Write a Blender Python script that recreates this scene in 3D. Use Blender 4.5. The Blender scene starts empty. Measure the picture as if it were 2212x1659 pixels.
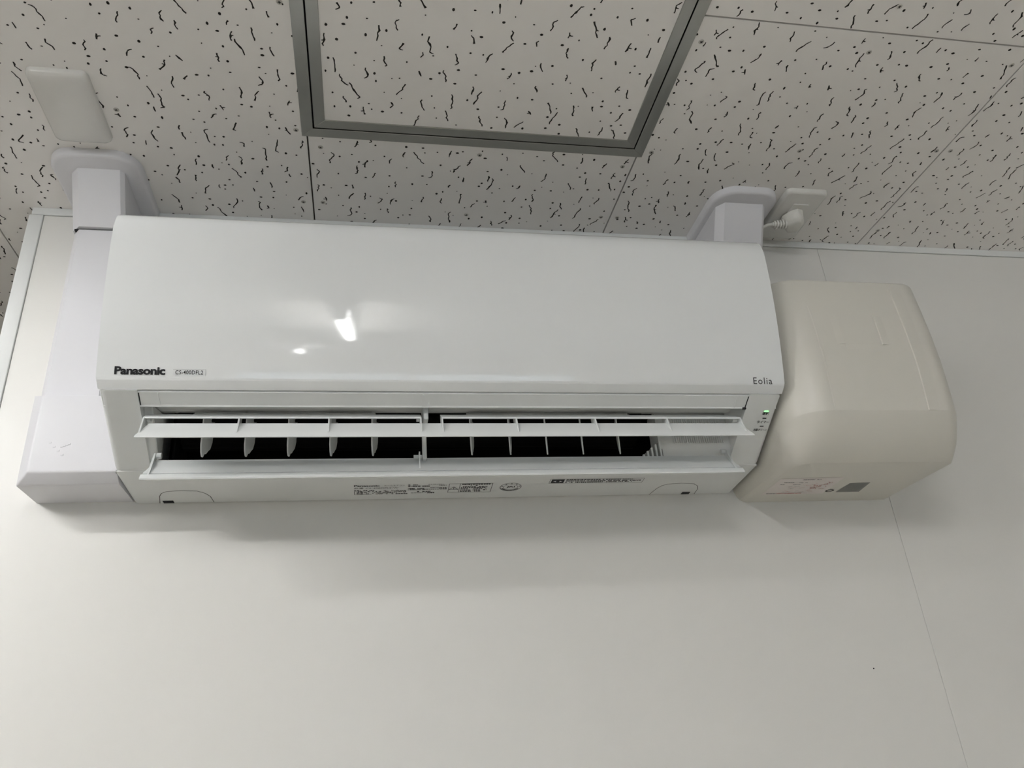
import bpy, bmesh, math, random
from mathutils import Vector, Matrix
from mathutils.geometry import delaunay_2d_cdt

# ------------------------------------------------------------------ basics
H = 2.5                      # ceiling height; all shapes below are written with z = 0 at the ceiling
SC = bpy.context.scene
COL = SC.collection

# ------------------------------------------------------------------ camera
cam_d = bpy.data.cameras.new('camera')
cam = bpy.data.objects.new('camera', cam_d)
COL.objects.link(cam)
cam_d.sensor_fit = 'HORIZONTAL'
cam_d.sensor_width = 36.0
cam_d.lens = 27.7555
cam_d.clip_start = 0.02
CR = Matrix(((0.9836, -0.0087, -0.1801), (-0.1655, -0.4403, -0.8825), (-0.0716, 0.8978, -0.4345)))
cam.matrix_world = Matrix.Translation((0.0811, -0.9997, -0.7662 + H)) @ CR.to_quaternion().to_matrix().to_4x4()
SC.camera = cam

# ------------------------------------------------------------------ world and exposure
w = bpy.data.worlds.new('world')
SC.world = w
w.use_nodes = True
w.node_tree.nodes['Background'].inputs['Color'].default_value = (0.72, 0.86, 1.0, 1)
w.node_tree.nodes['Background'].inputs['Strength'].default_value = 1.0
SC.view_settings.view_transform = 'Standard'
SC.view_settings.look = 'None'
SC.view_settings.gamma = 1.0
SC.view_settings.use_curve_mapping = False
SC.view_settings.exposure = 1.6
LAMP = 21.5                  # brightness of the ceiling tubes

# ------------------------------------------------------------------ materials
def mat(name, col, rough=0.5, metal=0.0, spec=0.5, coat=0.0, bump=0.0, bscale=300.0, mottle=0.0, mscale=6.0, aniso=0.0):
    m = bpy.data.materials.new(name)
    m.use_nodes = True
    nt = m.node_tree
    b = nt.nodes['Principled BSDF']
    b.inputs['Base Color'].default_value = (*col, 1)
    b.inputs['Roughness'].default_value = rough
    b.inputs['Metallic'].default_value = metal
    b.inputs['Specular IOR Level'].default_value = spec
    b.inputs['Coat Weight'].default_value = coat
    b.inputs['Coat Roughness'].default_value = 0.05
    b.inputs['Anisotropic'].default_value = aniso
    tc = nt.nodes.new('ShaderNodeTexCoord')
    if bump:
        n = nt.nodes.new('ShaderNodeTexNoise')
        n.inputs['Scale'].default_value = bscale
        n.inputs['Detail'].default_value = 3
        nt.links.new(tc.outputs['Object'], n.inputs['Vector'])
        bp = nt.nodes.new('ShaderNodeBump')
        bp.inputs['Strength'].default_value = bump
        bp.inputs['Distance'].default_value = 0.001
        nt.links.new(n.outputs['Fac'], bp.inputs['Height'])
        nt.links.new(bp.outputs['Normal'], b.inputs['Normal'])
    if mottle:
        n = nt.nodes.new('ShaderNodeTexNoise')
        n.inputs['Scale'].default_value = mscale
        n.inputs['Detail'].default_value = 4
        nt.links.new(tc.outputs['Object'], n.inputs['Vector'])
        mx = nt.nodes.new('ShaderNodeMixRGB')
        mx.inputs['Color1'].default_value = (*[c * (1 - mottle) for c in col], 1)
        mx.inputs['Color2'].default_value = (*[min(1, c * (1 + mottle)) for c in col], 1)
        nt.links.new(n.outputs['Fac'], mx.inputs['Fac'])
        nt.links.new(mx.outputs['Color'], b.inputs['Base Color'])
    return m

def emit(name, col, s):
    m = bpy.data.materials.new(name)
    m.use_nodes = True
    b = m.node_tree.nodes['Principled BSDF']
    b.inputs['Base Color'].default_value = (0.8, 0.8, 0.8, 1)
    b.inputs['Emission Color'].default_value = (*col, 1)
    b.inputs['Emission Strength'].default_value = s
    return m

M = dict(
    ac=mat('white_gloss_plastic', (0.80, 0.815, 0.815), 0.05),
    acm=mat('white_satin_plastic', (0.75, 0.765, 0.755), 0.34, spec=0.35, bump=0.02, bscale=900),
    flap=mat('white_flap_plastic', (0.80, 0.82, 0.815), 0.22),
    black=mat('black_inside', (0.006, 0.006, 0.006), 0.8, spec=0.1),
    ink=mat('black_ink', (0.012, 0.012, 0.014), 0.5, spec=0.2),
    inkg=mat('grey_ink', (0.06, 0.055, 0.055), 0.5, spec=0.2),
    inkl=mat('light_grey_ink', (0.22, 0.22, 0.21), 0.5, spec=0.2),
    red=mat('red_ink', (0.42, 0.10, 0.09), 0.5, spec=0.2),
    pink=mat('pale_pink_ink', (0.62, 0.42, 0.38), 0.5, spec=0.2),
    paper=mat('sticker_paper', (0.74, 0.69, 0.66), 0.45),
    silver=mat('rating_sticker', (0.20, 0.20, 0.185), 0.45),
    clear=mat('clear_sticker', (0.77, 0.785, 0.785), 0.25),
    duct=mat('white_duct_plastic', (0.74, 0.735, 0.762), 0.38, spec=0.3),
    plate=mat('white_plate_plastic', (0.74, 0.73, 0.70), 0.16),
    plug=mat('pale_plug_plastic', (0.75, 0.735, 0.69), 0.4),
    beige=mat('beige_plastic', (0.66, 0.64, 0.58), 0.34, bump=0.03, bscale=700),
    tile=mat('gypsum_tile_paint', (0.90, 0.878, 0.85), 0.85, spec=0.2, bump=0.04, bscale=400, mottle=0.03, mscale=9),
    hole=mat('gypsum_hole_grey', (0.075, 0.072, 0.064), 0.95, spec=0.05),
    seam=mat('seam_backing', (0.20, 0.19, 0.175), 0.9, spec=0.1),
    alu=mat('brushed_aluminium', (0.40, 0.40, 0.375), 0.30, metal=1.0, bump=0.03, bscale=500, aniso=0.5),
    wall=mat('melamine_wall', (0.78, 0.768, 0.735), 0.38, spec=0.4, mottle=0.012, mscale=3),
    trim=mat('white_trim', (0.80, 0.81, 0.80), 0.3),
    room=mat('painted_wall', (0.80, 0.775, 0.72), 0.8, mottle=0.02),
    floor=mat('grey_floor', (0.70, 0.67, 0.61), 0.6, mottle=0.12, mscale=20),
    screw=mat('painted_screw', (0.52, 0.50, 0.46), 0.6),
    tubeA=emit('tube_light', (0.975, 0.975, 0.965), LAMP),
    tubeB=emit('bright_tube_light', (0.975, 0.975, 0.965), LAMP * 1.85),
    batten=mat('batten_white', (0.8, 0.8, 0.8), 0.4),
    led=emit('green_led', (0.10, 0.75, 0.12), 0.9),
    glass=mat('window_glass', (0.9, 0.92, 0.92), 0.02),
    frame=mat('window_frame', (0.5, 0.5, 0.5), 0.4, metal=0.8),
)
gb = M['glass'].node_tree.nodes['Principled BSDF']
gb.inputs['Transmission Weight'].default_value = 1.0

# ------------------------------------------------------------------ builders
WL = {}                      # world location of every object, for parenting

def thing(name, label, cat, loc, group=None):
    o = bpy.data.objects.new(name, None)
    o.empty_display_size = 0.05
    COL.objects.link(o)
    p = Vector((loc[0], loc[1], loc[2] + H))
    o.location = p
    WL[o.name] = p
    o['label'] = label
    o['category'] = cat
    if group:
        o['group'] = group
    return o

def finish(name, me, parent, smooth):
    me.update()
    vs = [v.co for v in me.vertices]
    lo = Vector([min(v[i] for v in vs) for i in range(3)])
    hi = Vector([max(v[i] for v in vs) for i in range(3)])
    c = (lo + hi) / 2
    me.transform(Matrix.Translation(-c))
    o = bpy.data.objects.new(name, me)
    COL.objects.link(o)
    p = c + Vector((0, 0, H))
    WL[o.name] = p
    if parent:
        o.parent = parent
        o.location = p - WL[parent.name]
    else:
        o.location = p
    if smooth:
        for f in me.polygons:
            f.use_smooth = True
        me.set_sharp_from_angle(angle=math.radians(smooth))
    return o

def bobj(name, bm, m, parent=None, smooth=35):
    bmesh.ops.recalc_face_normals(bm, faces=bm.faces)
    me = bpy.data.meshes.new(name)
    bm.to_mesh(me)
    bm.free()
    for k in (m if isinstance(m, (list, tuple)) else [m]):
        me.materials.append(M[k])
    return finish(name, me, parent, smooth)

def tag(o, label, cat, group=None):
    o['label'] = label
    o['category'] = cat
    if group:
        o['group'] = group
    return o

def struct(o):
    o['kind'] = 'structure'
    return o

def add_box(bm, x0, x1, y0, y1, z0, z1, bev=0.0, seg=2):
    r = bmesh.ops.create_cube(bm, size=1.0)
    vs = r['verts']
    for v in vs:
        v.co = Vector((x0 if v.co.x < 0 else x1, y0 if v.co.y < 0 else y1, z0 if v.co.z < 0 else z1))
    if bev:
        es = list({e for v in vs for e in v.link_edges})
        bmesh.ops.bevel(bm, geom=es, offset=bev, segments=seg, affect='EDGES', profile=0.5)

def box(name, m, parent, x0, x1, y0, y1, z0, z1, bev=0.0, seg=2):
    bm = bmesh.new()
    add_box(bm, x0, x1, y0, y1, z0, z1, bev, seg)
    return bobj(name, bm, m, parent)

def add_prism(bm, a, b, axis='x', t0=0.0, t1=1.0, endbev=0.0, seg=2, b_pts=None):
    """polygon (list of 2-D points) swept along an axis; b_pts: another polygon for the far end"""
    def P(p, t):
        if axis == 'x':
            return Vector((t, p[0], p[1]))
        if axis == 'y':
            return Vector((p[0], t, p[1]))
        return Vector((p[0], p[1], t))
    q = b_pts or a
    r0 = [bm.verts.new(P(p, t0)) for p in a]
    r1 = [bm.verts.new(P(p, t1)) for p in q]
    n = len(a)
    f0 = bm.faces.new(r0)
    f1 = bm.faces.new(list(reversed(r1)))
    for i in range(n):
        bm.faces.new((r0[i], r1[i], r1[(i + 1) % n], r0[(i + 1) % n]))
    if endbev:
        es = list(set(f0.edges) | set(f1.edges))
        bmesh.ops.bevel(bm, geom=es, offset=endbev, segments=seg, affect='EDGES', profile=0.5)

def prism(name, m, parent, poly, axis, t0, t1, endbev=0.0, seg=2, smooth=35, b_pts=None):
    bm = bmesh.new()
    add_prism(bm, poly, None, axis, t0, t1, endbev, seg, b_pts)
    return bobj(name, bm, m, parent, smooth)

def add_tube(bm, pts, r, n=10):
    """round tube through points"""
    rings = []
    for i, p in enumerate(pts):
        p = Vector(p)
        a = Vector(pts[max(0, i - 1)])
        b = Vector(pts[min(len(pts) - 1, i + 1)])
        t = (b - a).normalized()
        u = t.cross(Vector((0, 0, 1)))
        if u.length < 1e-4:
            u = t.cross(Vector((1, 0, 0)))
        u.normalize()
        v = t.cross(u)
        rr = r[i] if isinstance(r, (list, tuple)) else r
        rings.append([bm.verts.new(p + rr * (math.cos(k * 2 * math.pi / n) * u + math.sin(k * 2 * math.pi / n) * v)) for k in range(n)])
    for i in range(len(rings) - 1):
        for k in range(n):
            bm.faces.new((rings[i][k], rings[i][(k + 1) % n], rings[i + 1][(k + 1) % n], rings[i + 1][k]))
    bm.faces.new(rings[0])
    bm.faces.new(list(reversed(rings[-1])))

def arc(cx, cy, r, a0, a1, n):
    return [(cx + r * math.cos(math.radians(a0 + (a1 - a0) * i / n)), cy + r * math.sin(math.radians(a0 + (a1 - a0) * i / n))) for i in range(n + 1)]

def round_rect(x0, x1, y0, y1, r, n=5):
    return (arc(x1 - r, y1 - r, r, 0, 90, n) + arc(x0 + r, y1 - r, r, 90, 180, n)
            + arc(x0 + r, y0 + r, r, 180, 270, n) + arc(x1 - r, y0 + r, r, 270, 360, n))

def loft(name, m, parent, rings, smooth=40):
    bm = bmesh.new()
    R = [[bm.verts.new(p) for p in ring] for ring in rings]
    n = len(R[0])
    for i in range(len(R) - 1):
        for k in range(n):
            bm.faces.new((R[i][k], R[i][(k + 1) % n], R[i + 1][(k + 1) % n], R[i + 1][k]))
    bm.faces.new(R[0])
    bm.faces.new(list(reversed(R[-1])))
    return bobj(name, bm, m, parent, smooth)

def print_mesh(name, m, parent, polys, o, ux, uy, eps=0.00025):
    """flat print: 2-D polygons (u right, v up, metres) laid on a surface point o with axes ux, uy"""
    ux, uy, o = Vector(ux).normalized(), Vector(uy).normalized(), Vector(o)
    n = ux.cross(uy)
    bm = bmesh.new()
    for poly in polys:
        vs = [bm.verts.new(o + ux * p[0] + uy * p[1] + n * eps) for p in poly]
        bm.faces.new(vs)
    me = bpy.data.meshes.new(name)
    bm.to_mesh(me)
    bm.free()
    me.materials.append(M[m])
    o_ = finish(name, me, parent, 0)
    if len(polys) > 12:
        o_['kind'] = 'stuff'
    return o_

def text_mesh(name, body, m, parent, o, ux, uy, wid, hei, bold=0.0, shear=0.0, eps=0.00025, space=1.0):
    """lettering fitted into wid x hei with its lower left corner at o"""
    c = bpy.data.curves.new(name, 'FONT')
    c.body = body
    c.offset = bold
    c.space_character = space
    c.resolution_u = 3
    t = bpy.data.objects.new(name, c)
    COL.objects.link(t)
    bpy.context.view_layer.update()
    me = bpy.data.meshes.new_from_object(t.evaluated_get(bpy.context.evaluated_depsgraph_get()))
    bpy.data.objects.remove(t)
    bpy.data.curves.remove(c)
    xs = [v.co.x for v in me.vertices]
    ys = [v.co.y for v in me.vertices]
    x0, sx = min(xs), wid / (max(xs) - min(xs))
    y0, sy = min(ys), hei / (max(ys) - min(ys))
    ux, uy, o = Vector(ux).normalized(), Vector(uy).normalized(), Vector(o)
    n = ux.cross(uy)
    for v in me.vertices:
        a, b = (v.co.x - x0) * sx, (v.co.y - y0) * sy
        v.co = o + ux * (a + shear * b) + uy * b + n * eps
    me.materials.clear()
    me.materials.append(M[m])
    return finish(name, me, parent, 0)

def bar(u0, u1, v0, v1, sh=0.0):
    return [(u0 + sh * v0, v0), (u1 + sh * v0, v0), (u1 + sh * v1, v1), (u0 + sh * v1, v1)]

def frame_bars(u0, u1, v0, v1, t, sh=0.0):
    return [bar(u0, u1, v0, v0 + t, sh), bar(u0, u1, v1 - t, v1, sh), bar(u0, u0 + t, v0, v1, sh), bar(u1 - t, u1, v0, v1, sh)]

# ------------------------------------------------------------------ room shell
RX0, RX1, RY0, RY1 = -3.2, 2.8, -5.2, 2.2
WX0 = -0.392                                     # free left end of the wall that carries the unit
struct(box('floor', 'floor', None, RX0 - 0.1, RX1 + 0.1, RY0 - 0.1, RY1 + 0.1, -H - 0.05, -H))
ceiling = struct(box('ceiling', 'seam', None, RX0 - 0.1, RX1 + 0.1, RY0 - 0.1, RY1 + 0.1, 0.0085, 0.06))
wall_back = struct(box('wall_back', 'wall', None, WX0, RX1, 0.004, 0.12, -H, 0.0))
XP = 0.8324                                      # vertical joint between the two wall boards
PT, PZ = 0.004, -0.0128
for k, (a, b) in enumerate(((WX0 + 0.0172, XP - 0.00022), (XP + 0.00022, 1.74), (1.7406, RX1))):
    box('wall_panel', 'wall', wall_back, a, b, 0.0, PT, -H, PZ, 0.0003, 1)
bm = bmesh.new()
add_tube(bm, [(0.7374, 0.0002, -0.6852), (0.7374, -0.0006, -0.6852)], 0.0009, 6)
bobj('speck', bm, 'ink', wall_back)
struct(box('trim_1', 'trim', None, WX0 + 0.0005, RX1, -0.0022, 0.006, -0.0121, 0.0, 0.0008, 1))
struct(box('trim_2', 'trim', None, WX0 - 0.002, WX0 + 0.0166, -0.0025, 0.12, -H, -0.0127, 0.0012, 2))
struct(box('wall_left', 'room', None, RX0 - 0.1, RX0, RY0, RY1, -H, 0.0085))
struct(box('wall_right', 'room', None, RX1, RX1 + 0.1, RY0, RY1, -H, 0.0085))
struct(box('wall_far', 'room', None, RX0 - 0.1, RX1 + 0.1, RY1, RY1 + 0.1, -H, 0.0085))
# wall behind the camera, with a window band
WZ0, WZ1, WXA, WXB = -1.55, -0.45, -0.9, 1.7
bm = bmesh.new()
add_box(bm, RX0 - 0.1, RX1 + 0.1, RY0 - 0.1, RY0, -H, WZ0)
add_box(bm, RX0 - 0.1, RX1 + 0.1, RY0 - 0.1, RY0, WZ1, 0.0085)
add_box(bm, RX0 - 0.1, WXA, RY0 - 0.1, RY0, WZ0, WZ1)
add_box(bm, WXB, RX1 + 0.1, RY0 - 0.1, RY0, WZ0, WZ1)
struct(bobj('wall_front', bm, 'room'))
win = box('window_1', 'glass', None, WXA, WXB, RY0 - 0.055, RY0 - 0.05, WZ0, WZ1)
struct(win)
bm = bmesh.new()
for a, b, c, d in ((WXA, WXB, WZ0, WZ0 + 0.05), (WXA, WXB, WZ1 - 0.05, WZ1), (WXA, WXA + 0.05, WZ0, WZ1), (WXB - 0.05, WXB, WZ0, WZ1), (0.375, 0.425, WZ0, WZ1)):
    add_box(bm, a, b, RY0 - 0.08, RY0 - 0.03, c, d)
bobj('window_frame', bm, 'frame', win)

# ------------------------------------------------------------------ ceiling tiles with worm holes
PITCH, ROWY, TT = 0.455, -0.4164, 0.009

def hole_polys(wx, wy, seed):
    rnd = random.Random(seed)
    polys, taken = [], {}
    def free(x, y, r):
        cx, cy = int(x / 0.02), int(y / 0.02)
        for i in (-1, 0, 1):
            for j in (-1, 0, 1):
                for (a, b, q) in taken.get((cx + i, cy + j), ()):
                    if (a - x) ** 2 + (b - y) ** 2 < (r + q) ** 2:
                        return False
        return True
    def put(x, y, r):
        taken.setdefault((int(x / 0.02), int(y / 0.02)), []).append((x, y, r))
    def ribbon(pts, hw):
        L, Rr = [], []
        for i, p in enumerate(pts):
            a, b = pts[max(0, i - 1)], pts[min(len(pts) - 1, i + 1)]
            dx, dy = b[0] - a[0], b[1] - a[1]
            l = math.hypot(dx, dy) or 1
            nx, ny = -dy / l, dx / l
            L.append((p[0] + nx * hw[i], p[1] + ny * hw[i]))
            Rr.append((p[0] - nx * hw[i], p[1] - ny * hw[i]))
        return list(reversed(L)) + Rr if False else Rr + list(reversed(L))
    mg = 0.0035
    def grid(n_per_m2, jit):
        st = 1 / math.sqrt(n_per_m2)
        nx, ny = max(1, round(wx / st)), max(1, round(wy / st))
        for i in range(nx):
            for j in range(ny):
                sh = 0.5 if i % 2 else 0.0
                yield (i + 0.5 + rnd.uniform(-jit, jit)) * wx / nx, ((j + sh + 0.25 + rnd.uniform(-jit, jit)) % ny) * wy / ny
    for x, y in grid(860, 0.40):
        ln = rnd.choice((0.006, 0.008, 0.010, 0.012, 0.013, 0.015, 0.018, 0.022))
        x, y = min(max(x, mg), wx - mg), min(max(y, ln * 0.55), wy - ln * 0.55)
        if not (free(x, y, 0.0045) and free(x, y + ln * 0.4, 0.003) and free(x, y - ln * 0.4, 0.003)):
            continue
        for q in (-0.4, -0.2, 0, 0.2, 0.4):
            put(x, y + ln * q, 0.0028)
        n = 3 if ln < 0.009 else (5 if ln < 0.015 else 7)
        tilt = rnd.gauss(0, 0.25)
        pts, hw = [], []
        off = 0.0
        for i in range(n):
            t = i / (n - 1) - 0.5
            off += rnd.uniform(-1, 1) * 0.0020
            pts.append((x + off + tilt * t * ln, y + t * ln))
            hw.append(rnd.uniform(0.0006, 0.0010) if 0 < i < n - 1 else rnd.uniform(0.0005, 0.0010))
        if rnd.random() < 0.55:
            hw[rnd.randrange(n)] = rnd.uniform(0.0011, 0.0015)
        polys.append(ribbon(pts, hw))
        if rnd.random() < 0.45:
            j = rnd.choice((0, n - 1, n // 2))
            s = rnd.choice((-1, 1))
            bl = rnd.uniform(0.003, 0.006)
            an = rnd.uniform(0.6, 1.3)
            d = -1 if j == 0 else 1
            q0 = pts[j]
            q1 = (q0[0] + s * math.sin(an) * bl, q0[1] + d * math.cos(an) * bl * (0.4 if 0 < j < n - 1 else 1))
            polys.append(ribbon([q0, ((q0[0] + q1[0]) / 2, (q0[1] + q1[1]) / 2 + 0.0004), q1], [0.0009, 0.0007, 0.0005]))
    for x, y in grid(2000, 0.42):
        x, y = min(max(x, mg), wx - mg), min(max(y, mg), wy - mg)
        if not free(x, y, 0.0045):
            continue
        put(x, y, 0.003)
        r = rnd.choice((0.0009, 0.0012, 0.0014, 0.0016, 0.0018, 0.0020))
        ph, ex = rnd.uniform(0, 6.28), rnd.uniform(0.8, 1.25)
        polys.append([(x + r * ex * math.cos(ph + i * 2 * math.pi / 7) * rnd.uniform(0.85, 1.1), y + r / ex * math.sin(ph + i * 2 * math.pi / 7) * rnd.uniform(0.85, 1.1)) for i in range(7)])
    return polys

def tile_mesh(name, wx, wy, seed, depth=0.0022, thick=TT):
    """a board wx x wy, corner at the origin, face down at z = 0, with real pits in its face"""
    vs = [Vector((0, 0)), Vector((wx, 0)), Vector((wx, wy)), Vector((0, wy))]
    fs = [[0, 1, 2, 3]]
    e = 0.0006
    for p in hole_polys(wx, wy, seed):
        a = sum(p[i][0] * p[(i + 1) % len(p)][1] - p[(i + 1) % len(p)][0] * p[i][1] for i in range(len(p)))
        if a < 0:
            p = p[::-1]
        b = len(vs)
        vs += [Vector((min(max(x, e), wx - e), min(max(y, e), wy - e))) for x, y in p]
        fs.append(list(range(b, b + len(p))))
    ov, oe, of, _, _, orig = delaunay_2d_cdt(vs, [], fs, 0, 1e-6)
    verts = [(v.x, v.y, 0.0) for v in ov]
    deep = {}
    faces, mi = [], []
    use = {}
    for f, src in zip(of, orig):
        hole = any(s > 0 for s in src)
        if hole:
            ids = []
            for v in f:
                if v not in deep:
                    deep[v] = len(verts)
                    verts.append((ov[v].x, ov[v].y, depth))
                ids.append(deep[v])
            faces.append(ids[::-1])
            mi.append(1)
        else:
            faces.append(list(f)[::-1])
            mi.append(0)
        for i in range(len(f)):
            k = (f[i], f[(i + 1) % len(f)])
            use[k] = hole
    for (a, b), hole in list(use.items()):
        if hole and use.get((b, a)) is False:
            faces.append([a, b, deep[b], deep[a]])
            mi.append(1)
    # rim and back
    c = len(verts)
    verts += [(0, 0, 0), (wx, 0, 0), (wx, wy, 0), (0, wy, 0), (0, 0, thick), (wx, 0, thick), (wx, wy, thick), (0, wy, thick)]
    for i in range(4):
        j = (i + 1) % 4
        faces.append([c + i, c + j, c + 4 + j, c + 4 + i])
        mi.append(0)
    me = bpy.data.meshes.new(name)
    me.from_pydata(verts, [], faces)
    me.materials.append(M['tile'])
    me.materials.append(M['hole'])
    me.polygons.foreach_set('material_index', mi)
    me.update()
    return me

G = 0.0011                                      # half the joint between two boards
full = [tile_mesh('ceiling_tile', PITCH - 2 * G, 0.91 - 2 * G, s) for s in (11, 23)]

def place_tile(me, wx, wy, x, y, turn, parent):
    o = bpy.data.objects.new('ceiling_tile', me)
    COL.objects.link(o)
    o.parent = parent
    base = WL[parent.name]
    if turn:
        o.rotation_euler = (0, 0, math.pi)
        o.location = Vector((x + wx, y + wy, H)) - base
    else:
        o.location = Vector((x, y, H)) - base
    WL[o.name] = Vector((x, y, H))
    return o

HX0, HX1, HY0, HY1 = -0.0066, 0.4622, -0.649, -0.1802        # outline of the access hatch
for r, y in enumerate((ROWY, ROWY - 0.91, ROWY + 0.91)):
    for c in range(-4, 5):
        if (c == 0 and r < 2) or (r == 2 and c > 0):
            continue
        place_tile(full[(c + r) % 2], PITCH - 2 * G, 0.91 - 2 * G, c * PITCH + G, y + G, (c * 2 + r) % 3 == 1, ceiling)
ya = -0.185
place_tile(tile_mesh('ceiling_tile', PITCH - 2 * G, ROWY + 0.91 - G - ya, 37), PITCH - 2 * G, ROWY + 0.91 - G - ya, G, ya, False, ceiling)
yb = ROWY - 0.91 + G
place_tile(tile_mesh('ceiling_tile', PITCH - 2 * G, -0.645 - yb, 41), PITCH - 2 * G, -0.645 - yb, G, yb, False, ceiling)
# the rest of the ceiling, boards too far from the picture to show their pits
flat = bpy.data.meshes.new('ceiling_board')
bm = bmesh.new()
add_box(bm, G, PITCH - G, G, 0.91 - G, 0.0, TT)
bm.to_mesh(flat)
bm.free()
flat.materials.append(M['tile'])
for r in range(-5, 3):
    for c in range(-7, 7):
        x, y = c * PITCH, ROWY + r * 0.91
        if (r in (0, -1) and -4 <= c <= 4) or (r == 1 and -4 <= c <= 0) or x < RX0 - 0.3 or x + PITCH > RX1 + 0.3 or y < RY0 - 0.6 or y + 0.91 > RY1 + 0.6:
            continue
        o = bpy.data.objects.new('ceiling_board', flat)
        COL.objects.link(o)
        o.parent = ceiling
        o.location = Vector((x, y, H)) - WL[ceiling.name]

# screw heads that hold the boards
bm = bmesh.new()
n = 14
ring0 = [bm.verts.new((0.0036 * math.cos(i * 2 * math.pi / n), 0.0036 * math.sin(i * 2 * math.pi / n), 0.0002)) for i in range(n)]
ring1 = [bm.verts.new((0.0030 * math.cos(i * 2 * math.pi / n), 0.0030 * math.sin(i * 2 * math.pi / n), -0.0006)) for i in range(n)]
for i in range(n):
    bm.faces.new((ring0[i], ring0[(i + 1) % n], ring1[(i + 1) % n], ring1[i]))
bm.faces.new(ring1)
for a, b in ((0.0018, 0.0005), (0.0005, 0.0018)):
    f = bm.faces.new([bm.verts.new(p) for p in ((-a, -b, -0.0007), (-a, b, -0.0007), (a, b, -0.0007), (a, -b, -0.0007))])
    f.material_index = 1
screw_me = bpy.data.meshes.new('screw')
bm.to_mesh(screw_me)
bm.free()
screw_me.materials.append(M['screw'])
screw_me.materials.append(M['ink'])
for k, (x, y) in enumerate(((-0.0172, -0.3816), (-0.2284, -0.204), (-0.0136, -0.189), (0.0163, -0.1598), (-0.0137, -0.0433), (0.0142, -0.0444),
             (0.2318, -0.1634), (0.2282, -0.0312), (0.4408, -0.1577), (0.4404, -0.0414), (0.4668, -0.0422), (0.4737, -0.1901),
             (0.4726, -0.3804), (0.6901, -0.4535), (0.6918, -0.3875), (0.8955, -0.3881), (0.6906, -0.2122), (0.8999, -0.2307),
             (0.9215, -0.2326), (0.9247, -0.0414))):
    o = bpy.data.objects.new('screw', screw_me)
    COL.objects.link(o)
    o.parent = ceiling
    o.location = Vector((x, y, H)) - WL[ceiling.name]
    o.rotation_euler = (0, 0, k * 0.7)

# ------------------------------------------------------------------ access hatch
hatch = thing('access_hatch', 'square ceiling access hatch with a double grey aluminium frame and pitted board', 'access hatch', (0.2278, -0.4146, 0))
def ring_rails(name, x0, x1, y0, y1, wd, z0, z1):
    a = ((x0, y0), (x1, y0), (x1, y1), (x0, y1))
    b = ((x0 + wd, y0 + wd), (x1 - wd, y0 + wd), (x1 - wd, y1 - wd), (x0 + wd, y1 - wd))
    for i in range(4):
        j = (i + 1) % 4
        prism(name, 'alu', hatch, [a[i], a[j], b[j], b[i]], 'z', z0, z1, 0.0004, 1)
ring_rails('frame_rail', HX0, HX1, HY0, HY1, 0.0149, -0.0016, 0.012)
gx0, gx1, gy0, gy1 = HX0 + 0.0166, HX1 - 0.0166, HY0 + 0.0166, HY1 - 0.0166
ring_rails('door_rail', gx0, gx1, gy0, gy1, 0.0140, -0.0014, 0.012)
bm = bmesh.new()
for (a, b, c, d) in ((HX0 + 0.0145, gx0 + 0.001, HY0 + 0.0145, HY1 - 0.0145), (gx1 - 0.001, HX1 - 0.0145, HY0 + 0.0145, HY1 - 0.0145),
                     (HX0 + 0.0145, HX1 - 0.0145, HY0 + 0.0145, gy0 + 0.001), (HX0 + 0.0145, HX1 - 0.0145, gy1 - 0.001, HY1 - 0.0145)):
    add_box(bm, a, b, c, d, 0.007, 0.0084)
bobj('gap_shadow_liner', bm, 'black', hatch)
iw, ih = gx1 - gx0 - 0.027, gy1 - gy0 - 0.027
pm = tile_mesh('panel_board', iw, ih, 53, thick=0.006)
pb = place_tile(pm, iw, ih, gx0 + 0.0135, gy0 + 0.0135, False, hatch)
pb.name = 'panel_board'

# ------------------------------------------------------------------ ceiling tube lights of the room
def batten(x0, y0, x1, y1, label, tube='tubeA', wing=0.0):
    cx, cy = (x0 + x1) / 2, (y0 + y1) / 2
    t = thing('batten_light', label, 'light', (cx, cy, 0), 'tube lights on the ceiling')
    alongx = abs(x1 - x0) > abs(y1 - y0)
    e = 0.03
    ax, k, t0, t1 = ('x', cy, x0 - e, x1 + e) if alongx else ('y', cx, y0 - e, y1 + e)
    prism('housing', 'batten', t, [(k - 0.035, 0.0), (k - 0.022, -0.045), (k + 0.022, -0.045), (k + 0.035, 0.0)], ax, t0, t1, 0.001, 1)
    for sd in ((-1, 1) if wing else ()):  # unseen side wings, added to limit the tube's spill onto the ceiling
        prism('added_spill_shield', 'batten', t, [(k + sd * 0.022, -0.0445), (k + sd * 0.0235, -0.0445), (k + sd * 0.0710, -wing), (k + sd * 0.0695, -wing - 0.0008)], ax, t0, t1)
    zt = -0.085
    bm = bmesh.new()
    add_tube(bm, [(x0, y0, zt), (x1, y1, zt)], 0.0145, 16)
    bobj('tube', bm, tube, t)
    for (px, py, s) in ((x0, y0, -1), (x1, y1, 1)):
        if alongx:
            box('lamp_holder', 'batten', t, px - 0.012 if s > 0 else px - 0.012, px + 0.012, py - 0.014, py + 0.014, -0.105, -0.044, 0.003)
        else:
            box('lamp_holder', 'batten', t, px - 0.014, px + 0.014, py - 0.012, py + 0.012, -0.105, -0.044, 0.003)
batten(-1.35, -0.66, -0.66, -0.66, 'short white tube light on the ceiling nearest the wall with the air conditioner', 'tubeB', 0.0845)
batten(-0.92, -1.80, -0.92, -1.2, 'white tube light over the room, left of the longer parallel tube')
batten(0.016, -2.25, 0.016, -1.22, 'long white tube light over the room, mirrored as a bright bar in the glossy panel')
batten(-0.36, -4.85, -0.33, -3.95, 'white tube light on the ceiling near the window wall')

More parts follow.
